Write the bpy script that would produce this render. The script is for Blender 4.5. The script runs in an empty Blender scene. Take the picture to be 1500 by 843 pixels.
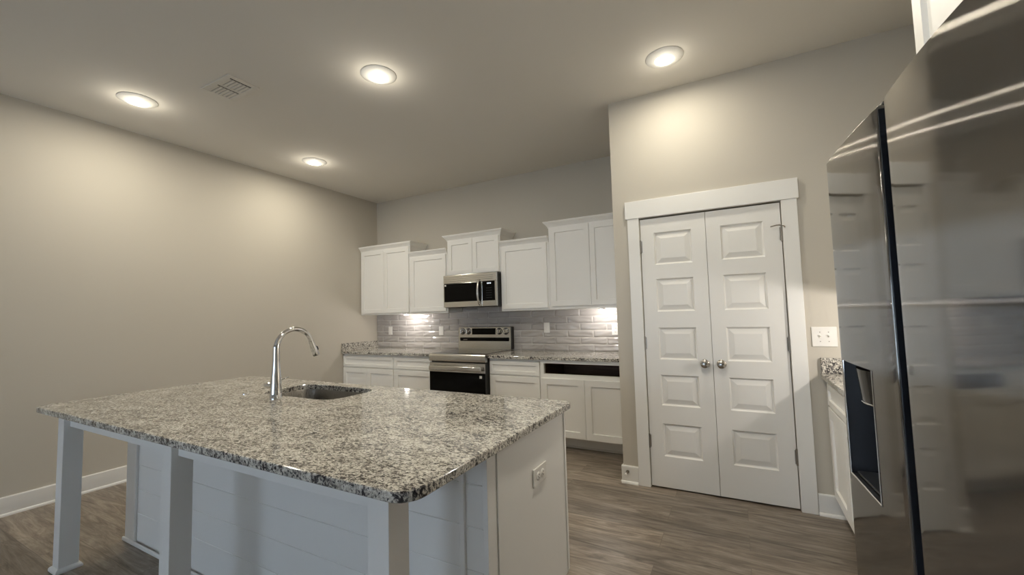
import bpy, bmesh, math, random
from mathutils import Vector, Matrix, noise
random.seed(4)
S = bpy.context.scene
C = S.collection
PI = math.pi

# ---------------------------------------------------------------- camera
F_PX, YAW, PITCH, ROLL, CAM_H = 609.68, 0.4908, 0.0636, -0.0268, 1.3363
fw = Vector((-math.sin(YAW)*math.cos(PITCH), math.cos(YAW)*math.cos(PITCH), math.sin(PITCH)))
r0 = Vector((math.cos(YAW), math.sin(YAW), 0)); u0 = r0.cross(fw)
rr = math.cos(ROLL)*r0 + math.sin(ROLL)*u0
uu = -math.sin(ROLL)*r0 + math.cos(ROLL)*u0
cd = bpy.data.cameras.new('camera'); cam = bpy.data.objects.new('camera', cd); C.objects.link(cam)
cam.matrix_world = Matrix(((rr.x, uu.x, -fw.x, 0), (rr.y, uu.y, -fw.y, 0), (rr.z, uu.z, -fw.z, CAM_H), (0, 0, 0, 1)))
cd.sensor_width = 36; cd.sensor_fit = 'HORIZONTAL'; cd.lens = F_PX*36/1500; cd.clip_start = 0.02
S.camera = cam

# ---------------------------------------------------------------- light and exposure
S.view_settings.view_transform = 'Standard'
try: S.view_settings.look = 'None'
except Exception: pass
S.view_settings.gamma = 1.0
S.view_settings.use_curve_mapping = False
S.view_settings.exposure = 0.0
CAN_W, CAN_GLOW_W, CAN_COL, CAN_SPREAD = 13.2, 1.6, (1.0, 0.925, 0.77), 180
PUCK_W, PUCK_COL = 5.2, (1.0, 0.94, 0.885)
SKY_COL, SKY_STR = (0.66, 0.81, 1.0), 5.4
w = bpy.data.worlds.new('sky'); S.world = w; w.use_nodes = True
bg = w.node_tree.nodes['Background']; bg.inputs[0].default_value = (*SKY_COL, 1); bg.inputs[1].default_value = SKY_STR
S.cycles.use_denoising = True
S.cycles.max_bounces = 10; S.cycles.diffuse_bounces = 6; S.cycles.glossy_bounces = 5
S.cycles.sample_clamp_indirect = 6
S.cycles.caustics_reflective = False

# ---------------------------------------------------------------- room numbers (metres)
XL, XR, YB, YP, XP, YF, ZC = -4.66, 1.11, 4.49, 3.348, -0.84, -4.3, 3.05

# ---------------------------------------------------------------- materials
def mat(name, col, rough=0.5, metal=0.0, **kw):
    m = bpy.data.materials.new(name); m.use_nodes = True
    b = m.node_tree.nodes['Principled BSDF']
    b.inputs['Base Color'].default_value = (*col, 1)
    b.inputs['Roughness'].default_value = rough
    b.inputs['Metallic'].default_value = metal
    for k, v in kw.items():
        b.inputs[k.replace('_', ' ')].default_value = v
    return m
def nd(m, t, **kw):
    n = m.node_tree.nodes.new(t)
    for k, v in kw.items(): setattr(n, k, v)
    return n
def lk(m, a, b): m.node_tree.links.new(a, b)
def bsdf(m): return m.node_tree.nodes['Principled BSDF']
def coords(m, scale=(1, 1, 1), rot=(0, 0, 0), out='Object'):
    tc = nd(m, 'ShaderNodeTexCoord'); mp = nd(m, 'ShaderNodeMapping')
    mp.inputs['Scale'].default_value = scale; mp.inputs['Rotation'].default_value = rot
    lk(m, tc.outputs[out], mp.inputs['Vector']); return mp.outputs[0]
def noise_tex(m, vec, scale, detail=3, rough=0.5, dist=0.0):
    n = nd(m, 'ShaderNodeTexNoise'); n.inputs['Scale'].default_value = scale
    n.inputs['Detail'].default_value = detail; n.inputs['Roughness'].default_value = rough
    n.inputs['Distortion'].default_value = dist; lk(m, vec, n.inputs['Vector']); return n
def ramp(m, fac, stops, interp='LINEAR'):
    r = nd(m, 'ShaderNodeValToRGB'); e = r.color_ramp; e.interpolation = interp
    while len(e.elements) < len(stops): e.elements.new(0.5)
    for el, (p, c) in zip(e.elements, stops): el.position = p; el.color = (*c, 1)
    lk(m, fac, r.inputs[0]); return r.outputs[0]
def mix(m, a, b, fac, mode='MIX'):
    n = nd(m, 'ShaderNodeMix', data_type='RGBA', blend_type=mode)
    for sock, v in ((n.inputs[0], fac), (n.inputs[6], a), (n.inputs[7], b)):
        if isinstance(v, (int, float)): sock.default_value = v
        elif isinstance(v, tuple): sock.default_value = (*v, 1)
        else: lk(m, v, sock)
    return n.outputs[2]
def math_n(m, op, a, b):
    n = nd(m, 'ShaderNodeMath', operation=op)
    for s, v in zip(n.inputs, (a, b)):
        if isinstance(v, (int, float)): s.default_value = v
        else: lk(m, v, s)
    return n.outputs[0]
def bump(m, h, strength=0.2, dist=0.01):
    b = nd(m, 'ShaderNodeBump'); b.inputs['Strength'].default_value = strength; b.inputs['Distance'].default_value = dist
    lk(m, h, b.inputs['Height']); lk(m, b.outputs[0], bsdf(m).inputs['Normal'])

def paint(name, col, rough, bscale=260, bs=0.06):
    m = mat(name, col, rough); v = coords(m)
    n = noise_tex(m, v, bscale, 2); bump(m, n.outputs['Fac'], bs, 0.002)
    v2 = noise_tex(m, v, 1.3, 2)
    lk(m, mix(m, tuple(c*0.97 for c in col), col, v2.outputs['Fac']), bsdf(m).inputs['Base Color'])
    return m
M = {}
M['wall'] = paint('wall_paint', (0.545, 0.508, 0.44), 0.85)
M['ceiling'] = paint('ceiling_paint', (0.74, 0.71, 0.655), 0.9, 180, 0.10)
M['cab'] = paint('cabinet_white', (0.86, 0.85, 0.82), 0.38, 90, 0.02)
M['trim'] = paint('trim_white', (0.82, 0.81, 0.78), 0.40, 90, 0.02)
M['door'] = paint('door_white', (0.80, 0.785, 0.75), 0.42, 120, 0.03)
M['plastic'] = mat('white_plastic', (0.80, 0.78, 0.74), 0.35)
M['slot'] = mat('dark_slot', (0.03, 0.028, 0.025), 0.6)
M['black_glass'] = mat('black_glass', (0.004, 0.004, 0.004), 0.05, Specular_IOR_Level=0.10)
M['black'] = mat('black_enamel', (0.012, 0.012, 0.012), 0.35)
M['dark_trim'] = mat('dark_grey_trim', (0.022, 0.025, 0.030), 0.30, Specular_IOR_Level=0.3)
M['disp'] = mat('dispenser_grey', (0.020, 0.022, 0.027), 0.38, Specular_IOR_Level=0.35)
M['housing'] = mat('housing_grey', (0.035, 0.034, 0.033), 0.15)
M['chrome'] = mat('chrome', (0.78, 0.78, 0.78), 0.08, 1.0)
M['nickel'] = mat('satin_nickel', (0.50, 0.47, 0.43), 0.22, 1.0)
M['hinge'] = mat('hinge_metal', (0.35, 0.32, 0.28), 0.35, 1.0)
M['rubber'] = mat('white_rubber', (0.75, 0.73, 0.70), 0.6)
M['vent_shade'] = mat('vent_gap_shade', (0.30, 0.285, 0.26), 0.7)
M['screen'] = mat('lit_digits', (0.8, 0.85, 0.9), 0.4)
bsdf(M['screen']).inputs['Emission Color'].default_value = (0.8, 0.9, 1, 1); bsdf(M['screen']).inputs['Emission Strength'].default_value = 1.2
M['lens'] = mat('lamp_lens', (0.9, 0.9, 0.9), 0.4)
bsdf(M['lens']).inputs['Emission Color'].default_value = (1, 0.95, 0.86, 1); bsdf(M['lens']).inputs['Emission Strength'].default_value = 14
M['puck'] = mat('puck_lens', (0.9, 0.9, 0.9), 0.4)
bsdf(M['puck']).inputs['Emission Color'].default_value = (1, 0.96, 0.92, 1); bsdf(M['puck']).inputs['Emission Strength'].default_value = 8
m = mat('window_glass', (1, 1, 1), 0.0); bsdf(m).inputs['Transmission Weight'].default_value = 1; bsdf(m).inputs['IOR'].default_value = 1.01; M['glass'] = m

def steel(name, col, rough, aniso, stretch, tdir=(1, 0, 0)):
    m = mat(name, col, rough, 1.0)
    v = coords(m, stretch); n = noise_tex(m, v, 60, 2)
    r = ramp(m, n.outputs['Fac'], [(0.3, (rough*0.85,)*3), (0.7, (rough*1.15,)*3)])
    lk(m, r, bsdf(m).inputs['Roughness'])
    if aniso:
        bsdf(m).inputs['Anisotropic'].default_value = aniso
        vt = nd(m, 'ShaderNodeVectorTransform', vector_type='VECTOR', convert_from='OBJECT', convert_to='WORLD')
        vt.inputs[0].default_value = tdir; lk(m, vt.outputs[0], bsdf(m).inputs['Tangent'])
    return m
M['fridge'] = steel('fridge_steel', (0.31, 0.295, 0.275), 0.07, 0.9, (8, 8, 0.2))
m = M['fridge']   # second, wide sideways lobe of the vertical brush lines
gl = nd(m, 'ShaderNodeBsdfAnisotropic'); gl.inputs['Color'].default_value = (0.31, 0.295, 0.275, 1); gl.inputs['Roughness'].default_value = 0.18; gl.inputs['Anisotropy'].default_value = -0.955
lk(m, bsdf(m).inputs['Tangent'].links[0].from_socket, gl.inputs['Tangent'])
ms = nd(m, 'ShaderNodeMixShader'); ms.inputs[0].default_value = 0.45
lk(m, bsdf(m).outputs[0], ms.inputs[1]); lk(m, gl.outputs[0], ms.inputs[2])
lk(m, ms.outputs[0], m.node_tree.nodes['Material Output'].inputs['Surface'])
M['steel'] = steel('brushed_steel', (0.64, 0.63, 0.605), 0.20, 0.7, (0.3, 8, 8), (0, 0, 1))
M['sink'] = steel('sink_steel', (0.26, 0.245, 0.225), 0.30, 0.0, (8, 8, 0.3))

# granite
m = mat('granite', (0.5, 0.48, 0.45), 0.07); M['granite'] = m
v = coords(m, (1.0, 1.55, 1.0), (0, 0, math.radians(28)))
n1 = noise_tex(m, v, 62, 6, 0.66, 0.9); n2 = noise_tex(m, v, 9, 3, 0.55, 0.5); n3 = noise_tex(m, v, 135, 3, 0.55, 0.4)
f = math_n(m, 'ADD', n1.outputs['Fac'], math_n(m, 'MULTIPLY', math_n(m, 'SUBTRACT', n2.outputs['Fac'], 0.5), 0.26))
c = ramp(m, f, [(0.39, (0.028, 0.027, 0.030)), (0.435, (0.14, 0.13, 0.125)), (0.475, (0.40, 0.375, 0.335)), (0.54, (0.60, 0.57, 0.50)), (0.64, (0.78, 0.76, 0.70))])
sp = ramp(m, n3.outputs['Fac'], [(0.385, (0.0, 0.0, 0.0)), (0.425, (1, 1, 1))])
lk(m, mix(m, (0.05, 0.05, 0.055), c, sp), bsdf(m).inputs['Base Color'])

# glazed tile and grout
m = mat('tile_glaze', (0.36, 0.335, 0.32), 0.10); M['tile'] = m
n1 = noise_tex(m, coords(m), 3.0, 2)
lk(m, ramp(m, n1.outputs['Fac'], [(0.35, (0.40, 0.375, 0.355)), (0.65, (0.45, 0.425, 0.405))]), bsdf(m).inputs['Base Color'])
M['grout'] = mat('grout', (0.54, 0.52, 0.49), 0.8)

# vinyl plank floor
m = mat('floor_planks', (0.3, 0.25, 0.2), 0.38); M['floor'] = m
v = coords(m)
br = nd(m, 'ShaderNodeTexBrick'); br.offset = 0.37; br.inputs['Scale'].default_value = 1.0
br.inputs['Brick Width'].default_value = 1.22; br.inputs['Row Height'].default_value = 0.18
br.inputs['Mortar Size'].default_value = 0.0011; br.inputs['Mortar Smooth'].default_value = 0.1; br.inputs['Bias'].default_value = 0.0
br.inputs['Color1'].default_value = (0, 0, 0, 1); br.inputs['Color2'].default_value = (1, 1, 1, 1); br.inputs['Mortar'].default_value = (0.5, 0.5, 0.5, 1)
lk(m, v, br.inputs['Vector'])
sep = nd(m, 'ShaderNodeSeparateColor'); lk(m, br.outputs['Color'], sep.inputs[0])
off = nd(m, 'ShaderNodeCombineXYZ'); lk(m, math_n(m, 'MULTIPLY', sep.outputs[0], 7.0), off.inputs[0]); lk(m, math_n(m, 'MULTIPLY', sep.outputs[0], 3.0), off.inputs[1])
va = nd(m, 'ShaderNodeVectorMath', operation='ADD'); lk(m, v, va.inputs[0]); lk(m, off.outputs[0], va.inputs[1])
mp = nd(m, 'ShaderNodeMapping'); mp.inputs['Scale'].default_value = (0.9, 7, 1); lk(m, va.outputs[0], mp.inputs['Vector'])
g1 = noise_tex(m, mp.outputs[0], 2.2, 7, 0.68, 1.6)
mp2 = nd(m, 'ShaderNodeMapping'); mp2.inputs['Scale'].default_value = (2.5, 40, 1); lk(m, va.outputs[0], mp2.inputs['Vector'])
g2 = noise_tex(m, mp2.outputs[0], 3.0, 3, 0.5, 0.3)
gc = ramp(m, g1.outputs['Fac'], [(0.32, (0.095, 0.074, 0.057)), (0.48, (0.205, 0.170, 0.135)), (0.66, (0.33, 0.285, 0.235))])
gc = mix(m, gc, ramp(m, g2.outputs['Fac'], [(0.3, (0.80, 0.80, 0.80)), (0.7, (1.12, 1.12, 1.12))]), 1.0, 'MULTIPLY')
gc = mix(m, gc, ramp(m, sep.outputs[0], [(0.0, (0.80, 0.80, 0.81)), (1.0, (1.24, 1.22, 1.20))]), 1.0, 'MULTIPLY')
gc = mix(m, gc, (0.09, 0.07, 0.055), math_n(m, 'MULTIPLY', br.outputs['Fac'], 0.7))
lk(m, gc, bsdf(m).inputs['Base Color']); bump(m, g2.outputs['Fac'], 0.08, 0.002)

# raw cabinet interior
m = mat('cabinet_interior', (0.10, 0.055, 0.035), 0.6); M['inside'] = m
n1 = noise_tex(m, coords(m, (1, 1, 12)), 6, 4)
lk(m, ramp(m, n1.outputs['Fac'], [(0.3, (0.13, 0.072, 0.046)), (0.7, (0.22, 0.13, 0.085))]), bsdf(m).inputs['Base Color'])

# ---------------------------------------------------------------- mesh helpers
def box(bm, x0, x1, y0, y1, z0, z1, bev=0.0, seg=2):
    r = bmesh.ops.create_cube(bm, size=1.0)
    vs = r['verts']
    for vv in vs:
        vv.co = Vector(((x0+x1)/2 + vv.co.x*(x1-x0), (y0+y1)/2 + vv.co.y*(y1-y0), (z0+z1)/2 + vv.co.z*(z1-z0)))
    if bev:
        es = list({e for vv in vs for e in vv.link_edges})
        bmesh.ops.bevel(bm, geom=es, offset=bev, segments=seg, affect='EDGES', profile=0.5)
    return bm
def nb(*a, **k): return box(bmesh.new(), *a, **k)
def lathe(bm, prof, center=(0, 0, 0), axis='Z', n=32):
    """prof: list of (r, h) along axis"""
    rings = []
    cx = Vector(center)
    for r, h in prof:
        ring = []
        for i in range(n):
            a = 2*PI*i/n; p, q = r*math.cos(a), r*math.sin(a)
            o = {'Z': (p, q, h), 'Y': (p, h, q), 'X': (h, p, q)}[axis]
            ring.append(bm.verts.new(cx + Vector(o)))
        rings.append(ring)
    fs = []
    for a, b in zip(rings, rings[1:]):
        for i in range(n):
            fs.append(bm.faces.new((a[i], a[(i+1) % n], b[(i+1) % n], b[i])))
    for ring in (rings[0], rings[-1]):
        fs.append(bm.faces.new(ring))
    bmesh.ops.recalc_face_normals(bm, faces=fs)
    return bm
def tube(bm, pts, rad, n=16):
    pts = [Vector(p) for p in pts]
    if not isinstance(rad, (list, tuple)): rad = [rad]*len(pts)
    rings = []; up = None
    for i, p in enumerate(pts):
        t = (pts[min(i+1, len(pts)-1)] - pts[max(i-1, 0)]).normalized()
        if up is None:
            up = Vector((1, 0, 0)) if abs(t.x) < 0.8 else Vector((0, 1, 0))
        a = (up - t*up.dot(t)).normalized(); b = t.cross(a); up = a
        rings.append([bm.verts.new(p + rad[i]*(a*math.cos(2*PI*k/n) + b*math.sin(2*PI*k/n))) for k in range(n)])
    fs = []
    for a, b in zip(rings, rings[1:]):
        for i in range(n): fs.append(bm.faces.new((a[i], a[(i+1) % n], b[(i+1) % n], b[i])))
    fs.append(bm.faces.new(rings[0])); fs.append(bm.faces.new(rings[-1]))
    bmesh.ops.recalc_face_normals(bm, faces=fs)
    return bm
def rrect(x0, x1, y0, y1, r, i=0.0, n=8):
    """rounded rectangle loop inset by i; r single or (x0y0, x1y0, x1y1, x0y1)"""
    if not isinstance(r, tuple): r = (r,)*4
    out = []
    for (cx, cy, sx, sy, a0), rad in zip(((x0, y0, 1, 1, PI), (x1, y0, -1, 1, 1.5*PI), (x1, y1, -1, -1, 0), (x0, y1, 1, -1, 0.5*PI)), r):
        ox, oy = cx + sx*rad, cy + sy*rad
        q = max(rad - i, 0.0004)
        for k in range(n+1):
            a = a0 + 0.5*PI*k/n
            out.append((ox + q*math.cos(a), oy + q*math.sin(a)))
    return out
def stack(bm, loops, close=True):
    rings = [[bm.verts.new(p) for p in lp] for lp in loops]
    n = len(rings[0])
    for a, b in zip(rings, rings[1:]):
        for i in range(n): bm.faces.new((a[i], a[(i+1) % n], b[(i+1) % n], b[i]))
    return rings
def slab(x0, x1, y0, y1, zb, zt, r=0.004, hole=None, hr=0.06):
    bm = bmesh.new()
    prof = [(0.004, zt), (0.0012, zt-0.0012), (0.0, zt-0.004), (0.0, zb+0.003), (0.003, zb)]
    rings = stack(bm, [[(x, y, z) for x, y in rrect(x0, x1, y0, y1, r if isinstance(r, tuple) else max(r, 0.009), i)] for i, z in prof])
    tops, bots = [rings[0]], [rings[-1]]
    if hole:
        hx0, hx1, hy0, hy1 = hole
        hp = [(-0.004, zt), (-0.001, zt-0.0012), (0.0, zt-0.004), (0.0, zb)]
        hrs = stack(bm, [[(x, y, z) for x, y in rrect(hx0, hx1, hy0, hy1, hr, i)] for i, z in hp])
        tops.append(hrs[0]); bots.append(hrs[-1])
    for loops in (tops, bots):
        es = []
        for lp in loops:
            for i in range(len(lp)):
                es.append(bm.edges.get((lp[i], lp[(i+1) % len(lp)])))
        if len(loops) == 1: bm.faces.new(loops[0])
        else: bmesh.ops.triangle_fill(bm, edges=es, use_beauty=True)
    bmesh.ops.recalc_face_normals(bm, faces=bm.faces)
    return bm
def finish(name, bm, material, parent=None, smooth=None, recenter=False):
    me = bpy.data.meshes.new(name)
    off = Vector((0, 0, 0))
    if recenter and bm.verts:
        lo = Vector([min(v_.co[k] for v_ in bm.verts) for k in range(3)]); hi = Vector([max(v_.co[k] for v_ in bm.verts) for k in range(3)])
        off = Vector(((lo.x+hi.x)/2, (lo.y+hi.y)/2, lo.z))
        bmesh.ops.translate(bm, vec=-off, verts=bm.verts)
    bm.to_mesh(me); bm.free()
    for mm in (material if isinstance(material, (list, tuple)) else [material]): me.materials.append(mm)
    if smooth is not None:
        for p in me.polygons: p.use_smooth = True
        me.set_sharp_from_angle(angle=math.radians(smooth))
    o = bpy.data.objects.new(name, me); C.objects.link(o)
    o.location = off
    if parent: o.parent = parent
    return o
def part(name, bm, material, parent, smooth=None, label=None):
    o = finish(name, bm, material, parent, smooth)
    if label: o['label'] = label
    return o
def tag(o, label, cat, group=None, kind=None):
    o['label'] = label; o['category'] = cat
    if group: o['group'] = group
    if kind: o['kind'] = kind
    return o
def thing(name, label, cat, loc=(0, 0, 0), rz=0.0, group=None, kind=None):
    o = bpy.data.objects.new(name, None); C.objects.link(o); o.empty_display_size = 0.1
    o.location = loc; o.rotation_euler = (0, 0, rz)
    return tag(o, label, cat, group, kind)
def solo(name, bm, material, label, cat, group=None, kind=None, smooth=None):
    return tag(finish(name, bm, material, None, smooth, True), label, cat, group, kind)
def struct(name, bm, material, label, cat, smooth=None):
    return tag(finish(name, bm, material, None, smooth), label, cat, None, 'structure')

# ---------------------------------------------------------------- room shell
struct('floor', nb(XL-0.12, XR+0.12, YF-0.12, YB+0.12, -0.08, 0), M['floor'], 'grey-brown wood-look plank floor', 'floor')
struct('ceiling', nb(XL-0.12, XR+0.12, YF-0.12, YB+0.12, ZC, ZC+0.1), M['ceiling'], 'flat painted ceiling with recessed lights', 'ceiling')
struct('wall_left', nb(XL-0.12, XL, YF, YB, 0, ZC), M['wall'], 'long bare beige wall beside the island', 'wall')
struct('wall_back', nb(XL-0.12, XR+0.12, YB, YB+0.12, 0, ZC), M['wall'], 'beige wall behind the range and wall cabinets', 'wall')
struct('wall_right', nb(XR, XR+0.12, YF, YB, 0, ZC), M['wall'], 'beige wall behind the refrigerator', 'wall')
DX0, DX1, DZ = -0.632, 0.306, 2.056
bm = nb(XP, DX0-0.002, YP, YP+0.115, 0, ZC)
box(bm, DX1+0.002, XR, YP, YP+0.115, 0, ZC); box(bm, DX0-0.002, DX1+0.002, YP, YP+0.115, DZ+0.004, ZC)
struct('wall_pantry', bm, M['wall'], 'beige wall around the white double doors', 'wall')
struct('wall_pantry_side', nb(XP, XP+0.115, YP+0.115, YB, 0, ZC), M['wall'], 'short beige return wall at the end of the cabinets', 'wall')
# wall behind the camera with two windows
WX = [(-3.95, -2.45), (-1.95, -0.45)]; WZ0, WZ1 = 0.35, 2.25
bm = nb(XL, WX[0][0], YF-0.12, YF, 0, ZC)
box(bm, WX[0][1], WX[1][0], YF-0.12, YF, 0, ZC); box(bm, WX[1][1], XR, YF-0.12, YF, 0, ZC)
for a, b in WX:
    box(bm, a, b, YF-0.12, YF, 0, WZ0); box(bm, a, b, YF-0.12, YF, WZ1, ZC)
struct('wall_front', bm, M['wall'], 'beige wall with two tall windows', 'wall')
for k, (a, b) in enumerate(WX):
    bm = bmesh.new(); y0, y1 = YF-0.09, YF-0.03
    box(bm, a, a+0.06, y0, y1, WZ0, WZ1); box(bm, b-0.06, b, y0, y1, WZ0, WZ1)
    box(bm, a+0.06, b-0.06, y0, y1, WZ0, WZ0+0.06); box(bm, a+0.06, b-0.06, y0, y1, WZ1-0.06, WZ1)
    box(bm, (a+b)/2-0.03, (a+b)/2+0.03, y0, y1, WZ0+0.06, WZ1-0.06)
    box(bm, a+0.06, b-0.06, y0+0.01, y1-0.01, (WZ0+WZ1)/2-0.02, (WZ0+WZ1)/2+0.02)
    wo = struct('window_%d' % (k+1), bm, M['trim'], ['white framed window in the front wall near the left wall', 'white framed window in the front wall near the right wall'][k], 'window')
    part('pane', nb(a+0.05, b-0.05, YF-0.062, YF-0.058, WZ0+0.05, WZ1-0.05), M['glass'], wo)
    ld = bpy.data.lights.new('window_portal', 'AREA'); ld.shape = 'RECTANGLE'; ld.size = b-a; ld.size_y = WZ1-WZ0; ld.cycles.is_portal = True
    lo = bpy.data.objects.new('window_portal', ld); C.objects.link(lo); lo.location = ((a+b)/2, YF-0.13, (WZ0+WZ1)/2); lo.rotation_euler = (PI/2, 0, 0)

def baseboard(name, p0, p1, nrm, label):
    """board with eased top and a shoe strip along p0-p1, standing proud in direction nrm"""
    p0, p1, nrm = Vector((*p0, 0)), Vector((*p1, 0)), Vector((*nrm, 0))
    def ext(prof):
        bm = bmesh.new()
        a = [bm.verts.new(p0 + nrm*o + Vector((0, 0, z))) for o, z in prof]; b = [bm.verts.new(p1 + nrm*o + Vector((0, 0, z))) for o, z in prof]
        n = len(prof)
        for i in range(n): bm.faces.new((a[i], a[(i+1) % n], b[(i+1) % n], b[i]))
        bm.faces.new(a); bm.faces.new(b)
        bmesh.ops.recalc_face_normals(bm, faces=bm.faces); return bm
    o = struct(name, ext([(0, 0), (0.013, 0), (0.013, 0.126), (0.010, 0.133), (0, 0.133)]), M['trim'], label, 'baseboard')
    q = [(0.013, 0.0)] + [(0.013 + 0.014*math.cos(t), 0.019*math.sin(t)) for t in [0, PI/8, PI/4, 3*PI/8, PI/2]]
    part('shoe_molding', ext(q), M['trim'], o)
baseboard('baseboard_left', (XL, YF), (XL, 3.93), (1, 0), 'white baseboard along the long left wall')
baseboard('baseboard_pantry_left', (XP-0.013, YP), (DX0-0.093, YP), (0, -1), 'short white baseboard left of the double doors')
baseboard('baseboard_pantry_side', (XP, YP), (XP, 3.94), (-1, 0), 'white baseboard on the return wall by the cabinets')
baseboard('baseboard_pantry_right', (DX1+0.096, YP), (0.57, YP), (0, -1), 'short white baseboard right of the double doors')
baseboard('baseboard_right', (XR, YF), (XR, 0.55), (-1, 0), 'white baseboard on the right wall before the refrigerator')

# door casing
cy0, cy1 = YP-0.018, YP
struct('trim_1', nb(DX0-0.091, DX0-0.004, cy0, cy1, 0, 2.062, 0.002), M['trim'], 'white casing board left of the double doors', 'trim')
struct('trim_2', nb(DX1+0.004, DX1+0.094, cy0, cy1, 0, 2.062, 0.002), M['trim'], 'white casing board right of the double doors', 'trim')
struct('trim_3', nb(DX0-0.106, DX1+0.106, cy0-0.006, cy1, 2.062, 2.20, 0.002), M['trim'], 'white head casing above the double doors', 'trim')

# ---------------------------------------------------------------- pantry doors: five raised panels each
def panel_door(x0, x1, xs, name, label, knob_x, hinge_x):
    yf = YP + 0.002; z0, z1 = 0.012, 2.050; th = 0.035
    zs = [(1.686, 1.936), (1.324, 1.576), (0.961, 1.202), (0.616, 0.845), (0.239, 0.482)]
    bm = bmesh.new()
    xa, xb = xs
    # cell grid for the front
    gx = [x0, xa, xb, x1]; gz = [z0] + sorted([z for p in zs for z in p]) + [z1]
    gv = {(i, j): bm.verts.new((gx[i], yf, gz[j])) for i in range(4) for j in range(len(gz))}
    for i in range(3):
        for j in range(len(gz)-1):
            q = [gv[i, j], gv[i+1, j], gv[i+1, j+1], gv[i, j+1]]
            if i == 1 and j % 2 == 1:
                ax, bx, az, bz = gx[1], gx[2], gz[j], gz[j+1]
                prev = q
                for ins, dep in ((0.007, 0.011), (0.013, 0.0135), (0.048, 0.003), (0.053, 0.003)):
                    cur = [bm.verts.new(p) for p in ((ax+ins, yf+dep, az+ins), (bx-ins, yf+dep, az+ins), (bx-ins, yf+dep, bz-ins), (ax+ins, yf+dep, bz-ins))]
                    for k in range(4): bm.faces.new((prev[k], prev[(k+1) % 4], cur[(k+1) % 4], cur[k]))
                    prev = cur
                bm.faces.new(prev)
            else: bm.faces.new(q)
    b = [bm.verts.new(p) for p in ((x0, yf+th, z0), (x1, yf+th, z0), (x1, yf+th, z1), (x0, yf+th, z1))]
    bm.faces.new(b[::-1])
    nz = len(gz)-1
    bm.faces.new([gv[0, j] for j in range(nz+1)] + [b[3], b[0]])
    bm.faces.new([b[1], b[2]] + [gv[3, j] for j in range(nz, -1, -1)])
    bm.faces.new([gv[i, nz] for i in range(4)] + [b[2], b[3]])
    bm.faces.new([gv[i, 0] for i in range(3, -1, -1)] + [b[0], b[1]])
    bmesh.ops.recalc_face_normals(bm, faces=bm.faces)
    d = struct(name, bm, M['door'], label, 'door')
    bm = bmesh.new()
    lathe(bm, [(0.031, 0), (0.031, -0.004), (0.026, -0.009), (0.012, -0.011), (0.011, -0.026), (0.018, -0.031), (0.0255, -0.040), (0.027, -0.049), (0.024, -0.058), (0.015, -0.063), (0.002, -0.064)], (knob_x, yf, 0.938), 'Y', 28)
    part('door_knob', bm, M['nickel'], d, 40, 'round satin nickel knob')
    for hz in (1.834, 1.084, 0.344):
        bm = bmesh.new(); lathe(bm, [(0.002, -0.053), (0.0065, -0.052), (0.0065, 0.052), (0.002, 0.053)], (hinge_x, yf-0.0055, hz), 'Z', 12)
        box(bm, hinge_x-0.012, hinge_x+0.012, yf-0.003, yf-0.0005, hz-0.045, hz+0.045)
        h = part('door_hinge', bm, M['hinge'], d, 40, 'grey metal hinge')
        if name == 'door_2' and hz > 1.8:
            bm = bmesh.new()
            tube(bm, [(hinge_x, yf-0.006, hz+0.056), (hinge_x-0.012, yf-0.022, hz+0.058), (hinge_x-0.03, yf-0.034, hz+0.056), (hinge_x-0.066, yf-0.03, hz+0.05)], 0.0042, 10)
            tube(bm, [(hinge_x, yf-0.006, hz+0.056), (hinge_x+0.012, yf-0.022, hz+0.05), (hinge_x+0.016, yf-0.032, hz+0.04)], 0.0042, 10)
            part('hinge_pin_stop', bm, M['hinge'], h, 40)
    return d
panel_door(DX0+0.003, -0.1650, (-0.530, -0.263), 'door_1', 'white five-panel pantry door leaf next to the kitchen cabinets', -0.217, DX0+0.001)
panel_door(-0.1620, DX1-0.003, (-0.068, 0.200), 'door_2', 'white five-panel pantry door leaf with the hinge pin stop', -0.109, DX1-0.001)

# ---------------------------------------------------------------- cabinets (local: x along the run, y=0 carcass front, +y to the wall, z up)
def shaker(bm, x0, x1, z0, z1, y1=0.0, th=0.019, st=0.055, rec=0.012):
    yf = y1-th
    O = [(x0, z0), (x1, z0), (x1, z1), (x0, z1)]
    I = [(x0+st, z0+st), (x1-st, z0+st), (x1-st, z1-st), (x0+st, z1-st)]
    e = 0.002; O2 = [(x0+e, z0+e), (x1-e, z0+e), (x1-e, z1-e), (x0+e, z1-e)]
    J = [(x0+st+0.003, z0+st+0.003), (x1-st-0.003, z0+st+0.003), (x1-st-0.003, z1-st-0.003), (x0+st+0.003, z1-st-0.003)]
    rings = [[bm.verts.new((x, y, z)) for x, z in lp] for lp, y in ((O, y1), (O, yf+e), (O2, yf), (I, yf), (J, yf+rec))]
    for a, b in zip(rings, rings[1:]):
        for i in range(4): bm.faces.new((a[i], a[(i+1) % 4], b[(i+1) % 4], b[i]))
    bm.faces.new(rings[-1]); bm.faces.new(rings[0])
    bmesh.ops.recalc_face_normals(bm, faces=bm.faces); return bm
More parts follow.
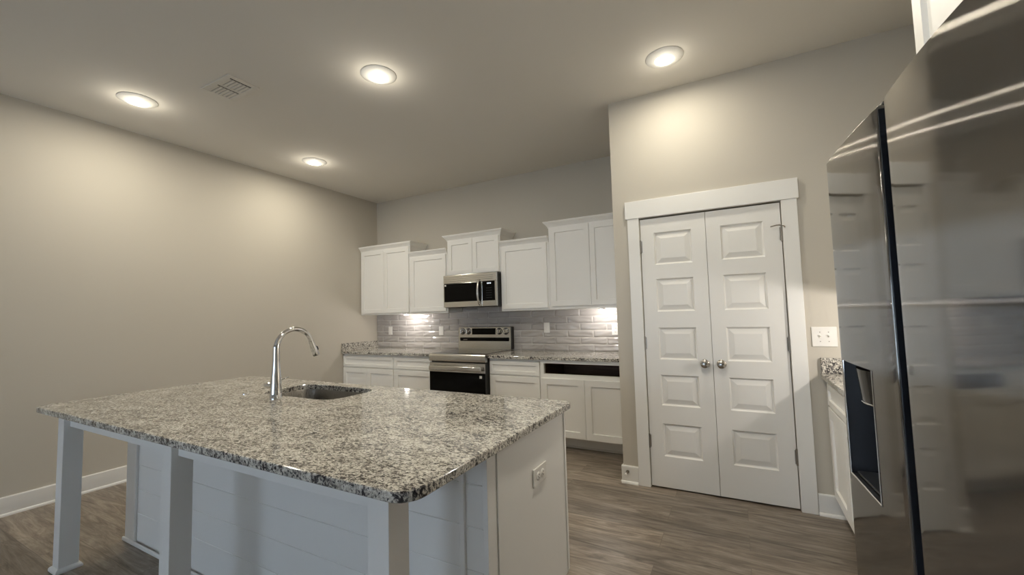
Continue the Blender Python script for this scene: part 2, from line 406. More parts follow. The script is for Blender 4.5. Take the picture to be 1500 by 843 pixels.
def crown_bm(x0, x1, zt, d, left, right):
    """crown moulding around the top: front plus returns"""
    prof = [(0.0, -0.022), (0.006, -0.022), (0.008, -0.010), (0.014, -0.004), (0.022, 0.008), (0.034, 0.022), (0.040, 0.026), (0.040, 0.032), (0.047, 0.036), (0.047, 0.046), (0.0, 0.046)]
    bm = bmesh.new(); cols = []
    for o, z in prof:
        pts = []
        if left: pts += [(x0-o, d), (x0-o, -o)]
        else: pts += [(x0, -o)]
        if right: pts += [(x1+o, -o), (x1+o, d)]
        else: pts += [(x1, -o)]
        cols.append([bm.verts.new((x, y, zt+z)) for x, y in pts])
    n = len(cols); k = len(cols[0])
    for i in range(n):
        a, b = cols[i], cols[(i+1) % n]
        for j in range(k-1): bm.faces.new((a[j], a[j+1], b[j+1], b[j]))
    bm.faces.new([c_[0] for c_ in cols]); bm.faces.new([c_[-1] for c_ in cols])
    bmesh.ops.recalc_face_normals(bm, faces=bm.faces); return bm
def wall_cabinet(label, loc, rz, wd, z0, z1, ndoors, crown=None, depth=0.305, gap_l=0.016, gap_r=0.016, group='white wall cabinets', door_bot=0.022):
    t = thing('wall_cabinet', label, 'cabinet', loc, rz, group)
    h = z1-z0
    bm = nb(0.0008, wd-0.0008, 0.0, depth, 0, h, 0.001)
    part('carcass', bm, M['cab'], t)
    dz0, dz1 = door_bot, h-0.024
    xs = [(gap_l, wd-gap_r)] if ndoors == 1 else [(gap_l, wd/2-0.0015), (wd/2+0.0015, wd-gap_r)]
    for a, b in xs:
        part('door', shaker(bmesh.new(), a, b, dz0, dz1), M['cab'], t)
    if crown:
        part('crown_molding', crown_bm(0.0008, wd-0.0008, h, depth, *crown), M['cab'], t)
    return t
UY = 4.184
def upper(label, x0, x1, z0, z1, nd_, crown, **k): return wall_cabinet(label, (x0, UY, z0), 0, x1-x0, z0, z1, nd_, crown, YB-UY, **k)
U = [-4.660, -3.749, -3.139, -2.377, -1.767, -0.841]
upper('tall two-door white wall cabinet against the left wall', U[0], U[1], 1.372, 2.286, 2, (False, True), gap_l=0.02)
upper('short single-door white wall cabinet left of the microwave', U[1], U[2], 1.372, 2.134, 1, (False, False), gap_l=0.020, gap_r=0.02)
upper('small two-door white wall cabinet directly above the microwave', U[2], U[3], 1.830, 2.286, 2, (True, True), door_bot=0.006)
upper('short single-door white wall cabinet right of the microwave', U[3], U[4], 1.372, 2.134, 1, (False, False), gap_r=0.024)
upper('tall two-door white wall cabinet against the pantry side wall', U[4], U[5], 1.372, 2.286, 2, (True, False), gap_l=0.022, door_bot=0.034)

BH, TK = 0.868, 0.118
def base_cabinet(label, loc, rz, wd, ndoors, ndrawer=1, depth=0.60, missing=False, group='white base cabinets'):
    t = thing('base_cabinet', label, 'cabinet', loc, rz, group)
    e = 0.0008; th = 0.018
    bm = nb(e, th, 0.0, depth, TK, BH); box(bm, wd-th, wd-e, 0.0, depth, TK, BH)
    box(bm, th, wd-th, depth-0.012, depth, TK, BH); box(bm, th, wd-th, 0.0, depth-0.012, TK, TK+th)
    part('carcass', bm, M['inside'] if missing else M['cab'], t)
    f = 0.036
    bm = nb(e, f, -0.0195 if missing else -0.001, 0.018, TK, BH); box(bm, wd-f, wd-e, -0.0195 if missing else -0.001, 0.018, TK, BH)
    yy = -0.0195 if missing else -0.001
    box(bm, f, wd-f, yy, 0.018, BH-0.034, BH); box(bm, f, wd-f, yy, 0.018, 0.672, 0.728); box(bm, f, wd-f, yy, 0.018, TK, TK+0.03)
    part('face_frame', bm, M['cab'], t)
    tk = part('toe_kick', nb(e, wd-e, 0.100, 0.118, 0, TK), M['cab'], t)
    part('shoe_molding', nb(e, wd-e, 0.087, 0.0995, 0, 0.019, 0.004), M['trim'], tk)
    if not missing:
        part('drawer', shaker(bmesh.new(), 0.013, wd-0.013, 0.703, 0.840, -0.001, st=0.036), M['cab'], t)
    top = 0.690
    xs = [(0.013, wd-0.013)] if ndoors == 1 else [(0.013, wd/2-0.001), (wd/2+0.001, wd-0.013)]
    for a, b in xs:
        part('door', shaker(bmesh.new(), a, b, TK+0.012, top, -0.0195 if missing else -0.001, st=0.060), M['cab'], t)
    return t
BY = 3.886
base_cabinet('white base cabinet with one wide drawer over two doors, against the left wall', (U[0], BY, 0), 0, U[1]-U[0], 2)
base_cabinet('narrow white base cabinet immediately left of the range', (U[1], BY, 0), 0, U[2]-U[1], 1)
base_cabinet('narrow white base cabinet immediately right of the range', (U[3], BY, 0), 0, U[4]-U[3], 1)
base_cabinet('white base cabinet with an open dark slot where its drawer is missing', (U[4], BY, 0), 0, U[5]-U[4], 2, missing=True)
# cabinets along the right wall
RB = 0.508
base_cabinet('white base cabinet by the light switches, half hidden by the refrigerator', (RB, YP-0.002, 0), -PI/2, 0.86, 2)
base_cabinet('white base cabinet hidden between refrigerator and the cabinet by the switches', (RB, YP-0.862, 0), -PI/2, 0.80, 2)
wall_cabinet('white wall cabinet over the short granite counter beside the refrigerator', (0.80, YP-0.002, 1.372), -PI/2, 0.86, 1.372, 2.286, 2, (False, False), XR-0.80)
wall_cabinet('white cabinet above the refrigerator reaching into the top edge of view', (0.50, 1.555, 1.83), -PI/2, 0.91, 1.83, 2.44, 2, (True, True), XR-0.50, gap_l=0.030)

# ---------------------------------------------------------------- countertops
CT0, CT1, CY = 0.868, 0.900, 3.842
solo('countertop', slab(U[0]+0.001, U[2]-0.001, CY, YB-0.012, CT0, CT1), M['granite'], 'speckled granite countertop left of the range', 'countertop', smooth=15)
solo('countertop', slab(U[3]+0.001, U[5]-0.001, CY, YB-0.012, CT0, CT1), M['granite'], 'speckled granite countertop between range and pantry wall', 'countertop', smooth=15)
solo('countertop', slab(0.462, XR-0.001, YP-1.66, YP-0.001, CT0, CT1), M['granite'], 'short granite countertop below the light switches, mostly behind the refrigerator', 'countertop', smooth=15)
solo('side_splash', nb(XL+0.001, XL+0.022, CY+0.004, YB-0.013, CT1, 1.003, 0.002), M['granite'], 'low granite splash strip standing on the left wall', 'backsplash')
solo('side_splash', nb(0.466, XR-0.001, YP-0.022, YP-0.001, CT1, 1.000, 0.002), M['granite'], 'low granite splash strip on the pantry wall below the switches', 'backsplash')

# ---------------------------------------------------------------- tiled backsplash: wavy glazed tiles in a running bond
bm = bmesh.new(); rng = random.Random(9)
TX0, TX1, TZ0, TZ1 = XL+0.001, XP-0.001, CT1+0.001, 1.371
row_h = (TZ1-TZ0)/6.0; g = 0.0012
def tile_strip(bm, zlo, zhi, k, xa, xb):
    x = (-1.39 if k % 2 == 0 else -1.54) - 0.30*14
    while x < xb:
        a, b = max(x, xa)+g, min(x+0.30, xb)-g
        if b-a > 0.012:   # skip slivers at the ends
            nx = max(2, int((b-a)/0.009)); nz = 7
            sd = rng.uniform(0, 50); sl = rng.uniform(-0.5, 0.5)
            V = []
            for i in range(nx+1):
                col = []
                for j in range(nz+1):
                    px = a + (b-a)*i/nx; pz = zlo+g + (zhi-zlo-2*g)*j/nz
                    ed = min(px-a, b-px, pz-zlo-g, zhi-g-pz); ef = min(1.0, ed/0.006)
                    q = (pz-zlo) + sl*(px-a)*0.5
                    hgt = noise.noise(Vector((px*8.0+sd, q*30.0, sd)))*0.0085 + noise.noise(Vector((px*9.0, q*36.0+sd, 3.1)))*0.0014
                    col.append(bm.verts.new((px, YB-0.0088 - (0.0080+max(-0.006,min(0.006,hgt)))*ef, pz)))
                V.append(col)
            for i in range(nx):
                for j in range(nz): bm.faces.new((V[i][j], V[i+1][j], V[i+1][j+1], V[i][j+1]))
        x += 0.30
for k in range(6): tile_strip(bm, TZ0+row_h*k, TZ0+row_h*(k+1), k, TX0, TX1)
for k in range(6): tile_strip(bm, TZ1+row_h*k*0.99, TZ1+row_h*(k+1)*0.99, k, U[2]+0.001, U[3]-0.001) if TZ1+row_h*(k+1)*0.99 < 1.829 else None
bs = thing('tile_backsplash', 'glossy grey wavy subway tile backsplash behind the range', 'backsplash', (-2.75, YB, TZ0))
bm2 = nb(TX0, TX1, YB-0.0098, YB-0.0005, TZ0, TZ1); box(bm2, U[2]+0.001, U[3]-0.001, YB-0.0098, YB-0.0005, TZ1, 1.829)
for b_ in (bm, bm2): bmesh.ops.translate(b_, vec=(2.75, -YB, -TZ0), verts=b_.verts)
part('tiles', bm, M['tile'], bs, 60); part('grout', bm2, M['grout'], bs)

# ---------------------------------------------------------------- range
def range_stove():
    x0, x1 = U[2]+0.002, U[3]-0.002; wd = x1-x0
    t = thing('range', 'stainless steel freestanding electric range with black oven door', 'range', (x0, 3.80, 0))
    yb = YB-0.022-3.80   # back of the unit
    part('body', nb(0.002, wd-0.002, 0.045, yb-0.08, 0.06, 0.895, 0.003), M['black'], t)
    for a in (0.04, wd-0.07):
        bm = bmesh.new(); lathe(bm, [(0.016, 0), (0.016, 0.06)], (a+0.015, 0.09, 0), 'Z', 12); part('foot', bm, M['black'], t)
    # glass cooktop in a thin steel rim
    ck = part('cooktop', nb(0.0, wd, 0.030, yb-0.075, 0.895, 0.911, 0.003), M['steel'], t, label='steel rimmed cooktop')
    gl = part('cooktop_glass', nb(0.012, wd-0.012, 0.045, yb-0.085, 0.9105, 0.9135, 0.001), M['black_glass'], ck, label='black ceramic glass')
    # bullnose control strip
    bm = bmesh.new(); pr = [(0.045, 0.911), (0.028, 0.911), (0.012, 0.906), (0.003, 0.896), (0.0, 0.882), (0.0, 0.838), (0.004, 0.826), (0.045, 0.826)]
    a = [bm.verts.new((0, y, z)) for y, z in pr]; b = [bm.verts.new((wd, y, z)) for y, z in pr]
    for i in range(len(pr)): bm.faces.new((a[i], a[(i+1) % len(pr)], b[(i+1) % len(pr)], b[i]))
    bm.faces.new(a); bm.faces.new(b); bmesh.ops.recalc_face_normals(bm, faces=bm.faces)
    part('front_strip', bm, M['steel'], t, 35)
    # oven door
    d = part('oven_door', nb(0.003, wd-0.003, 0.004, 0.044, 0.30, 0.812, 0.003), M['black'], t)
    part('door_glass', nb(0.006, wd-0.006, 0.0, 0.005, 0.305, 0.705, 0.001), M['black_glass'], d)
    part('door_rail', nb(0.004, wd-0.004, 0.0, 0.006, 0.708, 0.810, 0.002), M['steel'], d)
    bm = nb(0.03, wd-0.03, -0.050, -0.028, 0.728, 0.780, 0.009, 3)
    box(bm, 0.045, 0.075, -0.032, 0.002, 0.738, 0.770, 0.004); box(bm, wd-0.075, wd-0.045, -0.032, 0.002, 0.738, 0.770, 0.004)
    part('oven_handle', bm, M['steel'], d, 35, 'wide flat stainless handle')
    part('sticker', nb(wd-0.075, wd-0.045, -0.0008, 0.0005, 0.655, 0.683), M['plastic'], d, label='small white sticker')
    part('drawer', nb(0.003, wd-0.003, 0.004, 0.044, 0.07, 0.293, 0.004), M['steel'], t)
    # back guard
    bm = bmesh.new(); yg = yb-0.085
    pr = [(yg, 0.911), (yg+0.012, 1.180), (yg+0.022, 1.187), (yg+0.070, 1.187), (yg+0.084, 0.911)]
    a = [bm.verts.new((0.0, y, z)) for y, z in pr]; b = [bm.verts.new((wd-0.0, y, z)) for y, z in pr]
    for i in range(len(pr)): bm.faces.new((a[i], a[(i+1) % len(pr)], b[(i+1) % len(pr)], b[i]))
    bm.faces.new(a); bm.faces.new(b); bmesh.ops.recalc_face_normals(bm, faces=bm.faces)
    bgd = part('back_guard', bm, M['steel'], t, 20)
    part('side_cap', nb(wd-0.0005, wd+0.001, yg+0.006, yg+0.083, 0.915, 1.184), M['black'], bgd)
    part('display', nb(0.205, 0.545, yg+0.004, yg+0.02, 1.092, 1.170, 0.002), M['black_glass'], bgd)
    bm = nb(0.02, wd-0.02, yg+0.0005, yg+0.02, 1.008, 1.058, 0.012, 3); part('vent_strip', bm, M['black_glass'], bgd, 35)
    part('lettering', nb(0.075, 0.135, yg+0.0002, yg+0.001, 1.027, 1.034), M['hinge'], bgd)
    for kx in (0.060, 0.148, 0.600, 0.690):
        bm = bmesh.new(); lathe(bm, [(0.034, 0.010), (0.034, -0.002), (0.029, -0.005), (0.027, -0.026), (0.023, -0.030), (0.002, -0.0305)], (kx, yg+0.008, 1.132), 'Y', 28)
        kn = part('knob', bm, M['steel'], bgd, 40)
        bm = bmesh.new(); lathe(bm, [(0.041, 0.006), (0.041, -0.001), (0.035, -0.0015)], (kx, yg+0.0085, 1.132), 'Y', 28)
        part('knob_ring', bm, M['dark_trim'], kn, 40)
        part('grip', nb(kx-0.006, kx+0.006, yg-0.038, yg-0.020, 1.106, 1.158, 0.003), M['steel'], kn)
    return t
range_stove()

# ---------------------------------------------------------------- microwave
def microwave():
    x0, x1 = U[2]+0.003, U[3]-0.003; wd = x1-x0; yf = 4.088
    t = thing('microwave', 'stainless and black over-the-range microwave below the small cabinet', 'microwave', (x0, yf, 1.432))
    H = 0.392; dp = YB-0.024-yf
    part('body', nb(0.0, wd, 0.028, dp, 0.0, H, 0.003), M['black'], t)
    part('top_band', nb(0.0, wd-0.004, 0.0, 0.030, H-0.100, H, 0.004), M['steel'], t)
    bm = bmesh.new()
    for k in range(3): box(bm, 0.02, wd-0.05, -0.0006, 0.001, H-0.030-0.022*k, H-0.028-0.022*k)
    part('vent_groove', bm, M['slot'], t)
    dw = 0.558
    d = part('door', nb(0.0, dw, 0.0, 0.030, 0.004, H-0.102, 0.003), M['steel'], t)
    part('door_window', nb(0.012, dw-0.02, -0.0015, 0.003, 0.068, H-0.104, 0.001), M['black_glass'], d)
    part('sticker', nb(0.020, 0.042, -0.0022, -0.001, H-0.132, H-0.112), M['plastic'], d, label='small white sticker')
    pts = []
    for k in range(13):
        u_ = k/12.0; pts.append((0.520, 0.004-0.048*math.sin(PI*u_)**0.55, 0.022 + 0.292*u_))
    bm = bmesh.new(); tube(bm, pts, [0.013]*13, 14); part('handle', bm, M['steel'], d, 40, 'bowed stainless bar handle')
    p = part('control_panel', nb(dw+0.002, wd-0.028, -0.0015, 0.030, 0.068, H-0.104, 0.001), M['black_glass'], t)
    part('panel_frame', nb(dw+0.001, wd-0.004, 0.0, 0.0295, 0.004, 0.067, 0.001), M['steel'], t)
    part('side_frame', nb(wd-0.027, wd-0.004, 0.0, 0.0295, 0.067, H-0.101, 0.001), M['steel'], t)
    bm = bmesh.new()
    for k in range(4): box(bm, dw+0.070+0.014*k, dw+0.078+0.014*k, -0.0022, -0.001, 0.260, 0.274)
    part('clock_digits', bm, M['screen'], p)
    for r in range(5):
        part('key_row', nb(dw+0.055, dw+0.129, -0.0019, -0.001, 0.098+0.028*r, 0.103+0.028*r), M['dark_trim'], p)
    return t
microwave()

# ---------------------------------------------------------------- wall plates
def plate(name, label, cat, loc, rz, kind_, w_=0.072, h_=0.118, group=None):
    t = thing(name, label, cat, loc, rz, group)
    part('cover_plate', nb(-w_/2, w_/2, -0.007, -0.0006, 0, h_, 0.003), M['plastic'], t)
    if kind_ == 'rocker':
        part('rocker', nb(-0.017, 0.017, -0.011, -0.006, h_/2-0.034, h_/2+0.034, 0.002), M['plastic'], t)
    elif kind_ == 'duplex':
        for dz in (-0.020, 0.020):
            bm = bmesh.new(); lathe(bm, [(0.0168, -0.006), (0.0168, -0.009), (0.015, -0.010), (0.002, -0.010)], (0, 0, h_/2+dz), 'Y', 24)
            r = part('receptacle', bm, M['plastic'], t, 40)
            bm = nb(-0.0075, -0.0050, -0.0104, -0.0095, h_/2+dz-0.002, h_/2+dz+0.007); box(bm, 0.0050, 0.0075, -0.0104, -0.0095, h_/2+dz-0.002, h_/2+dz+0.006)
            box(bm, -0.002, 0.002, -0.0104, -0.0095, h_/2+dz-0.010, h_/2+dz-0.006); part('slots', bm, M['slot'], r)
    elif kind_ == 'duplex_flat':
        for dx in (-0.020, 0.020):
            bm = bmesh.new(); lathe(bm, [(0.0168, -0.006), (0.0168, -0.009), (0.015, -0.010), (0.002, -0.010)], (dx, 0, h_/2), 'Y', 24)
            r = part('receptacle', bm, M['plastic'], t, 40)
            bm = nb(dx-0.002, dx+0.007, -0.0104, -0.0095, h_/2+0.005, h_/2+0.0075); box(bm, dx-0.002, dx+0.006, -0.0104, -0.0095, h_/2-0.0075, h_/2-0.005)
            box(bm, dx-0.010, dx-0.006, -0.0104, -0.0095, h_/2-0.002, h_/2+0.002); part('slots', bm, M['slot'], r)
    elif kind_ == 'blank':
        part('insert', nb(-0.017, 0.017, -0.0085, -0.006, h_/2-0.034, h_/2+0.034, 0.001), M['plastic'], t)
    elif kind_ == 'toggle2':
        for dx in (-0.023, 0.023):
            bm = nb(dx-0.005, dx+0.005, -0.009, -0.006, h_/2-0.012, h_/2+0.012)
            tg = part('toggle', bm, M['plastic'], t)
            bm = bmesh.new(); tube(bm, [(dx, -0.006, h_/2), (dx, -0.016, h_/2+0.008), (dx, -0.022, h_/2+0.012)], [0.005, 0.0045, 0.004], 10); part('lever', bm, M['plastic'], tg, 40)
            for dz in (-0.03, 0.03):
                bm = bmesh.new(); lathe(bm, [(0.0032, -0.0065), (0.0032, -0.0076), (0.001, -0.0078)], (dx, 0, h_/2+dz), 'Y', 12); part('screw', bm, M['hinge'], t)
    return t
TY = YB-0.0165
plate('wall_switch', 'white rocker switch on the tile nearest the left wall', 'switch', (-4.388, TY, 1.085), 0, 'rocker', group='wall plates on the tile backsplash')
plate('power_outlet', 'plain white plate on the tile just left of the range', 'outlet', (-3.478, TY, 1.078), 0, 'blank', group='wall plates on the tile backsplash')
plate('power_outlet', 'plain white plate on the tile right of the range, below the single-door cabinet', 'outlet', (-1.945, TY, 1.108), 0, 'blank', group='wall plates on the tile backsplash')
plate('power_outlet', 'white duplex outlet on the brightly lit tile beside the pantry side wall', 'outlet', (-1.145, TY, 1.084), 0, 'duplex', w_=0.078, h_=0.122, group='wall plates on the tile backsplash')
plate('light_switch', 'white plate with two toggle switches right of the pantry doors', 'switch', (0.497, YP, 1.071), 0, 'toggle2', w_=0.134, h_=0.128)

# ---------------------------------------------------------------- island
IX0, IX1, IY0, IY1 = -3.447, -0.734, 0.800, 1.979
SB, ST = 0.868, 0.898
PX0, PX1, PY, PE = -3.425, -0.758, 1.218, 1.920
SK = (-2.595, -1.945, 1.530, 1.880)
isl = thing('kitchen_island', 'white island cabinet with posts carrying a granite top', 'island', (-2.09, 1.4, 0))
def il(bm): bmesh.ops.translate(bm, vec=(2.09, -1.4, 0), verts=bm.verts); return bm
# back panel of wide horizontal boards
bm = bmesh.new(); zz = [0.0, 0.180, 0.325, 0.470, 0.613, 0.757, SB]
for a, b in zip(zz, zz[1:]): box(bm, PX0+0.01, PX1-0.01, PY+0.004, PY+0.020, a+(0.0004 if a else 0), b-(0.0004 if b < SB else 0), 0.003, 2)
box(bm, PX0+0.01, PX1-0.01, PY+0.0095, PY+0.021, 0, SB)
part('board_panel', il(bm), M['cab'], isl)
for a, b in ((PX0, PX0+0.125), (-0.876, -0.856)):
    part('corner_board', il(nb(a, b, PY-0.010, PY+0.0035, 0, SB, 0.002)), M['cab'], isl)
bm = nb(PX1-0.020, PX1, PY-0.012, PY+0.045, 0, SB, 0.002); part('corner_board', il(bm), M['cab'], isl)
bm = nb(PX0-0.008, PX1-0.022, PY-0.022, PY-0.0105, 0, 0.022, 0.004); part('shoe_molding', il(bm), M['cab'], isl)
def end_panel(x0, x1):
    bm = bmesh.new(); pts = [(PY+0.046, 0), (PE-0.075, 0), (PE-0.075, 0.11), (PE, 0.125), (PE, SB), (PY+0.046, SB)]
    a = [bm.verts.new((x0, y, z)) for y, z in pts]; b = [bm.verts.new((x1, y, z)) for y, z in pts]
    for i in range(len(pts)): bm.faces.new((a[i], a[(i+1) % len(pts)], b[(i+1) % len(pts)], b[i]))
    bm.faces.new(a); bm.faces.new(b); bmesh.ops.recalc_face_normals(bm, faces=bm.faces); return bm
part('end_panel', il(end_panel(PX1-0.020, PX1-0.001)), M['cab'], isl)
part('end_panel', il(end_panel(PX0+0.001, PX0+0.020)), M['cab'], isl)
part('end_trim', il(nb(PX1-0.0005, PX1+0.004, PY+0.050, PY+0.118, 0.0, SB-0.001, 0.0015)), M['cab'], isl)
part('end_trim', il(nb(PX1-0.0005, PX1+0.004, PE-0.020, PE-0.001, 0.13, SB-0.001, 0.0015)), M['cab'], isl)
part('top_rail', il(nb(PX0+0.021, PX1-0.021, PE-0.020, PE-0.002, 0.70, SB)), M['cab'], isl)
for a, b in ((PX0+0.021, -2.66), (-2.655, -1.885), (-1.880, PX1-0.021)):
    bm = bmesh.new(); shaker(bm, a+0.008, b-0.008, 0.13, 0.69)
    bmesh.ops.rotate(bm, verts=bm.verts, cent=((a+b)/2, 0, 0), matrix=Matrix.Rotation(PI, 3, 'Z')); bmesh.ops.translate(bm, vec=(0, PE-0.001, 0), verts=bm.verts)
    part('door', il(bm), M['cab'], isl)
part('toe_kick', il(nb(PX0+0.021, PX1-0.021, PE-0.09, PE-0.075, 0, 0.125)), M['cab'], isl)
PW = 0.082
for k, xr in enumerate((-3.298, -2.103, -0.882)):
    bm = nb(xr-PW, xr, 0.885, 0.885+PW, 0.0, SB, 0.002)
    p = part('leg', il(bm), M['cab'], isl)
    bm = bmesh.new(); o = 0.012
    rg = stack(bm, [[(x, y, z) for x, y in ((xr-PW-i, 0.885-i), (xr+i, 0.885-i), (xr+i, 0.885+PW+i), (xr-PW-i, 0.885+PW+i))] for i, z in ((0.014, 0), (0.014, 0.010), (0.010, 0.018), (0.0008, 0.024))])
    bm.faces.new(rg[0]); bm.faces.new(rg[-1]); bmesh.ops.recalc_face_normals(bm, faces=bm.faces)
    part('leg_shoe', il(bm), M['cab'], p)
for a, b in ((-3.298, -2.103-PW), (-2.103, -0.882-PW)):
    part('apron', il(nb(a+0.0003, b-0.0003, 0.910, 0.930, 0.777, SB, 0.001)), M['cab'], isl)
solo('island_countertop', slab(IX0, IX1, IY0, IY1, SB, ST, (0.07, 0.07, 0.045, 0.07), SK, 0.10), M['granite'], 'large speckled granite island top with a sink cut-out', 'countertop', smooth=15)
plate('power_outlet', 'white horizontal outlet on the end panel of the island', 'outlet', (PX1-0.0003, 1.613, 0.632), PI/2, 'duplex_flat', w_=0.125, h_=0.072)

# sink
sk = thing('sink', 'undermount stainless steel sink set in the island top', 'sink', ((SK[0]+SK[1])/2, (SK[2]+SK[3])/2, 0.66))
bm = bmesh.new(); hx, hy = (SK[1]-SK[0])/2, (SK[3]-SK[2])/2; zt = SB-0.0005-0.66
lp = [(-0.012, zt-0.002, 0.10), (-0.012, zt, 0.10), (-0.002, zt, 0.10), (0.002, zt-0.006, 0.10), (0.008, 0.06, 0.10), (0.016, 0.035, 0.10), (0.040, 0.018, 0.10), (0.075, 0.012, 0.10)]
rg = stack(bm, [[(x, y, z) for x, y in rrect(-hx, hx, -hy, hy, r_, i)] for i, z, r_ in lp])
bm.faces.new(rg[-1])
bmesh.ops.recalc_face_normals(bm, faces=bm.faces); bmesh.ops.reverse_faces(bm, faces=bm.faces)
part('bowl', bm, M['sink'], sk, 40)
bm = bmesh.new(); lathe(bm, [(0.055, 0.0122), (0.055, 0.016), (0.045, 0.017), (0.040, 0.0135), (0.004, 0.0135)], (0, 0.02, 0), 'Z', 28); part('drain', bm, M['chrome'], sk, 40)

# faucet
fa = thing('faucet', 'tall chrome gooseneck pull-down faucet beside the sink', 'faucet', (-2.31, 1.463, ST))
bm = bmesh.new(); lathe(bm, [(0.033, 0), (0.033, 0.004), (0.0315, 0.006), (0.030, 0.05), (0.0285, 0.085), (0.025, 0.13), (0.0205, 0.18), (0.0195, 0.205)], n=36); part('body', bm, M['chrome'], fa, 35)
bm = bmesh.new(); pts = [(0, 0, 0.205), (0, 0, 0.24), (0, 0, 0.275)]
R_ = 0.112
for k in range(1, 25):
    a = PI*0.90*k/24; pts.append((0, R_-R_*math.cos(a), 0.275+R_*math.sin(a)*0.97))
rad = [0.0192, 0.0188, 0.0182] + [0.0182-0.0045*min(1, k/8) for k in range(1, 25)]
tube(bm, pts, rad, 24); part('spout', bm, M['chrome'], fa, 40)
e0 = Vector(pts[-1]); e1 = (Vector(pts[-1])-Vector(pts[-2])).normalized()
bm = bmesh.new(); tube(bm, [e0+e1*0.0005, e0+e1*0.01, e0+e1*0.05, e0+e1*0.095, e0+e1*0.100], [0.0142, 0.0150, 0.0180, 0.0205, 0.0185], 24); sh = part('spray_head', bm, M['chrome'], fa, 40)
bm = bmesh.new(); nrm = Vector((0, e1.z, -e1.y)); nrm = nrm if nrm.y > 0 else -nrm
c0 = e0+e1*0.062+nrm*0.0185; tube(bm, [c0-e1*0.014-nrm*0.002, c0-e1*0.006+nrm*0.004, c0+e1*0.008+nrm*0.004, c0+e1*0.014-nrm*0.002], [0.006, 0.007, 0.007, 0.005], 12); part('spray_button', bm, M['dark_trim'], sh, 40)
bm = bmesh.new(); lathe(bm, [(0.015, -0.026), (0.0165, -0.050), (0.0190, -0.056), (0.0195, -0.086), (0.017, -0.091), (0.002, -0.0915)], (0, 0, 0.068), 'X', 24); hd = part('handle', bm, M['chrome'], fa, 40)
bm = bmesh.new(); tube(bm, [(-0.072, 0.014, 0.074), (-0.073, 0.06, 0.086), (-0.075, 0.125, 0.098)], [0.0055, 0.0045, 0.004], 12); part('lever', bm, M['chrome'], hd, 40)

# air switch button
bm = bmesh.new(); lathe(bm, [(0.021, 0), (0.021, 0.004), (0.017, 0.006), (0.013, 0.0062), (0.0125, 0.0085), (0.002, 0.009)], n=28)
bmesh.ops.translate(bm, vec=(-2.63, 1.478, ST), verts=bm.verts)
solo('air_switch', bm, M['chrome'], 'small round chrome button set in granite left of the faucet', 'button', smooth=35)

# ---------------------------------------------------------------- refrigerator (local x runs along the front towards the camera, +y into the body)
FD = Vector((0.0704, -0.9975)); FRZ = math.atan2(FD.y, FD.x)
fr = thing('refrigerator', 'stainless side-by-side refrigerator with an ice and water dispenser', 'refrigerator', (0.272, 1.590, 0), FRZ)
FZ0, FZ1 = 0.075, 1.780
def contour(x0, x1, sag, er, el, n=22):
    """front outline of one door as (x, y), rounded ends, gentle bulge towards -y"""
    out = []
    for k in range(7):
        a = PI/2*k/6; out.append((x0 + el*(1-math.sin(a)), el*(1-math.cos(a))))
    out = out[::-1][::-1]
    pts = []
    for k in range(7):
        a = PI/2*(1-k/6.0); pts.append((x0 + el - el*math.sin(a), el - el*math.cos(a)))
    for k in range(1, n): pts.append((x0+el + (x1-er-x0-el)*k/n, 0.0))
    for k in range(7):
        a = PI/2*k/6.0; pts.append((x1 - er + er*math.sin(a), er - er*math.cos(a)))
    mid, half = (x0+x1)/2, (x1-x0)/2
    return [(x, y - sag*(1-((x-mid)/half)**2)) for x, y in pts]
def fridge_door(name, x0, x1, sag, hole=None, el=0.012, er=0.012, label=None):
    pts = contour(x0, x1, sag, er, el); th = 0.075
    xs = [p[0] for p in pts]
    if hole:   # columns snapped to the opening
        for hxx in hole[:2]:
            i = min(range(len(pts)), key=lambda q: abs(pts[q][0]-hxx)); pts[i] = (hxx, pts[i][1])
    zl = [FZ0, FZ0+0.004] + ([hole[2], hole[3]] if hole else []) + [FZ1-0.006, FZ1]
    ins = [0.003] + [0.0]*(len(zl)-2) + [0.005]
    bm = bmesh.new()
    V = [[bm.verts.new((x, y+i_, z)) for x, y in pts] for z, i_ in zip(zl, ins)]
    for r in range(len(zl)-1):
        for k in range(len(pts)-1):
            if hole and r == 2 and pts[k][0] >= hole[0]-1e-5 and pts[k+1][0] <= hole[1]+1e-5: continue
            bm.faces.new((V[r][k], V[r][k+1], V[r+1][k+1], V[r+1][k]))
    bk = [[bm.verts.new((x0, th, z)), bm.verts.new((x1, th, z))] for z in zl]
    for r in range(len(zl)-1):
        bm.faces.new((bk[r][0], V[r][0], V[r+1][0], bk[r+1][0])); bm.faces.new((V[r][-1], bk[r][1], bk[r+1][1], V[r+1][-1]))
        bm.faces.new((bk[r][1], bk[r][0], bk[r+1][0], bk[r+1][1]))
    bm.faces.new(V[0][::-1] + [bk[0][0], bk[0][1]]); bm.faces.new(V[-1] + [bk[-1][1], bk[-1][0]])
    bmesh.ops.recalc_face_normals(bm, faces=bm.faces)
    return part(name, bm, M['fridge'], fr, 35, label)
HX0, HX1, HZ0, HZ1 = 0.036, 0.266, 0.851, 1.174
d1 = fridge_door('freezer_door', 0.0, 0.400, 0.006, (HX0, HX1, HZ0, HZ1), er=0.003, label='narrow stainless door with dispenser')
d2 = fridge_door('fridge_door', 0.440, 0.915, 0.012, label='wide stainless door')
part('pocket_trim', nb(0.3985, 0.4035, 0.0035, 0.074, FZ0+0.01, FZ1-0.008, 0.001), M['dark_trim'], d1, label='dark glossy edge strip')
part('pocket_trim', nb(0.4365, 0.4415, 0.010, 0.074, FZ0+0.01, FZ1-0.008, 0.001), M['dark_trim'], d2, label='dark glossy edge strip')
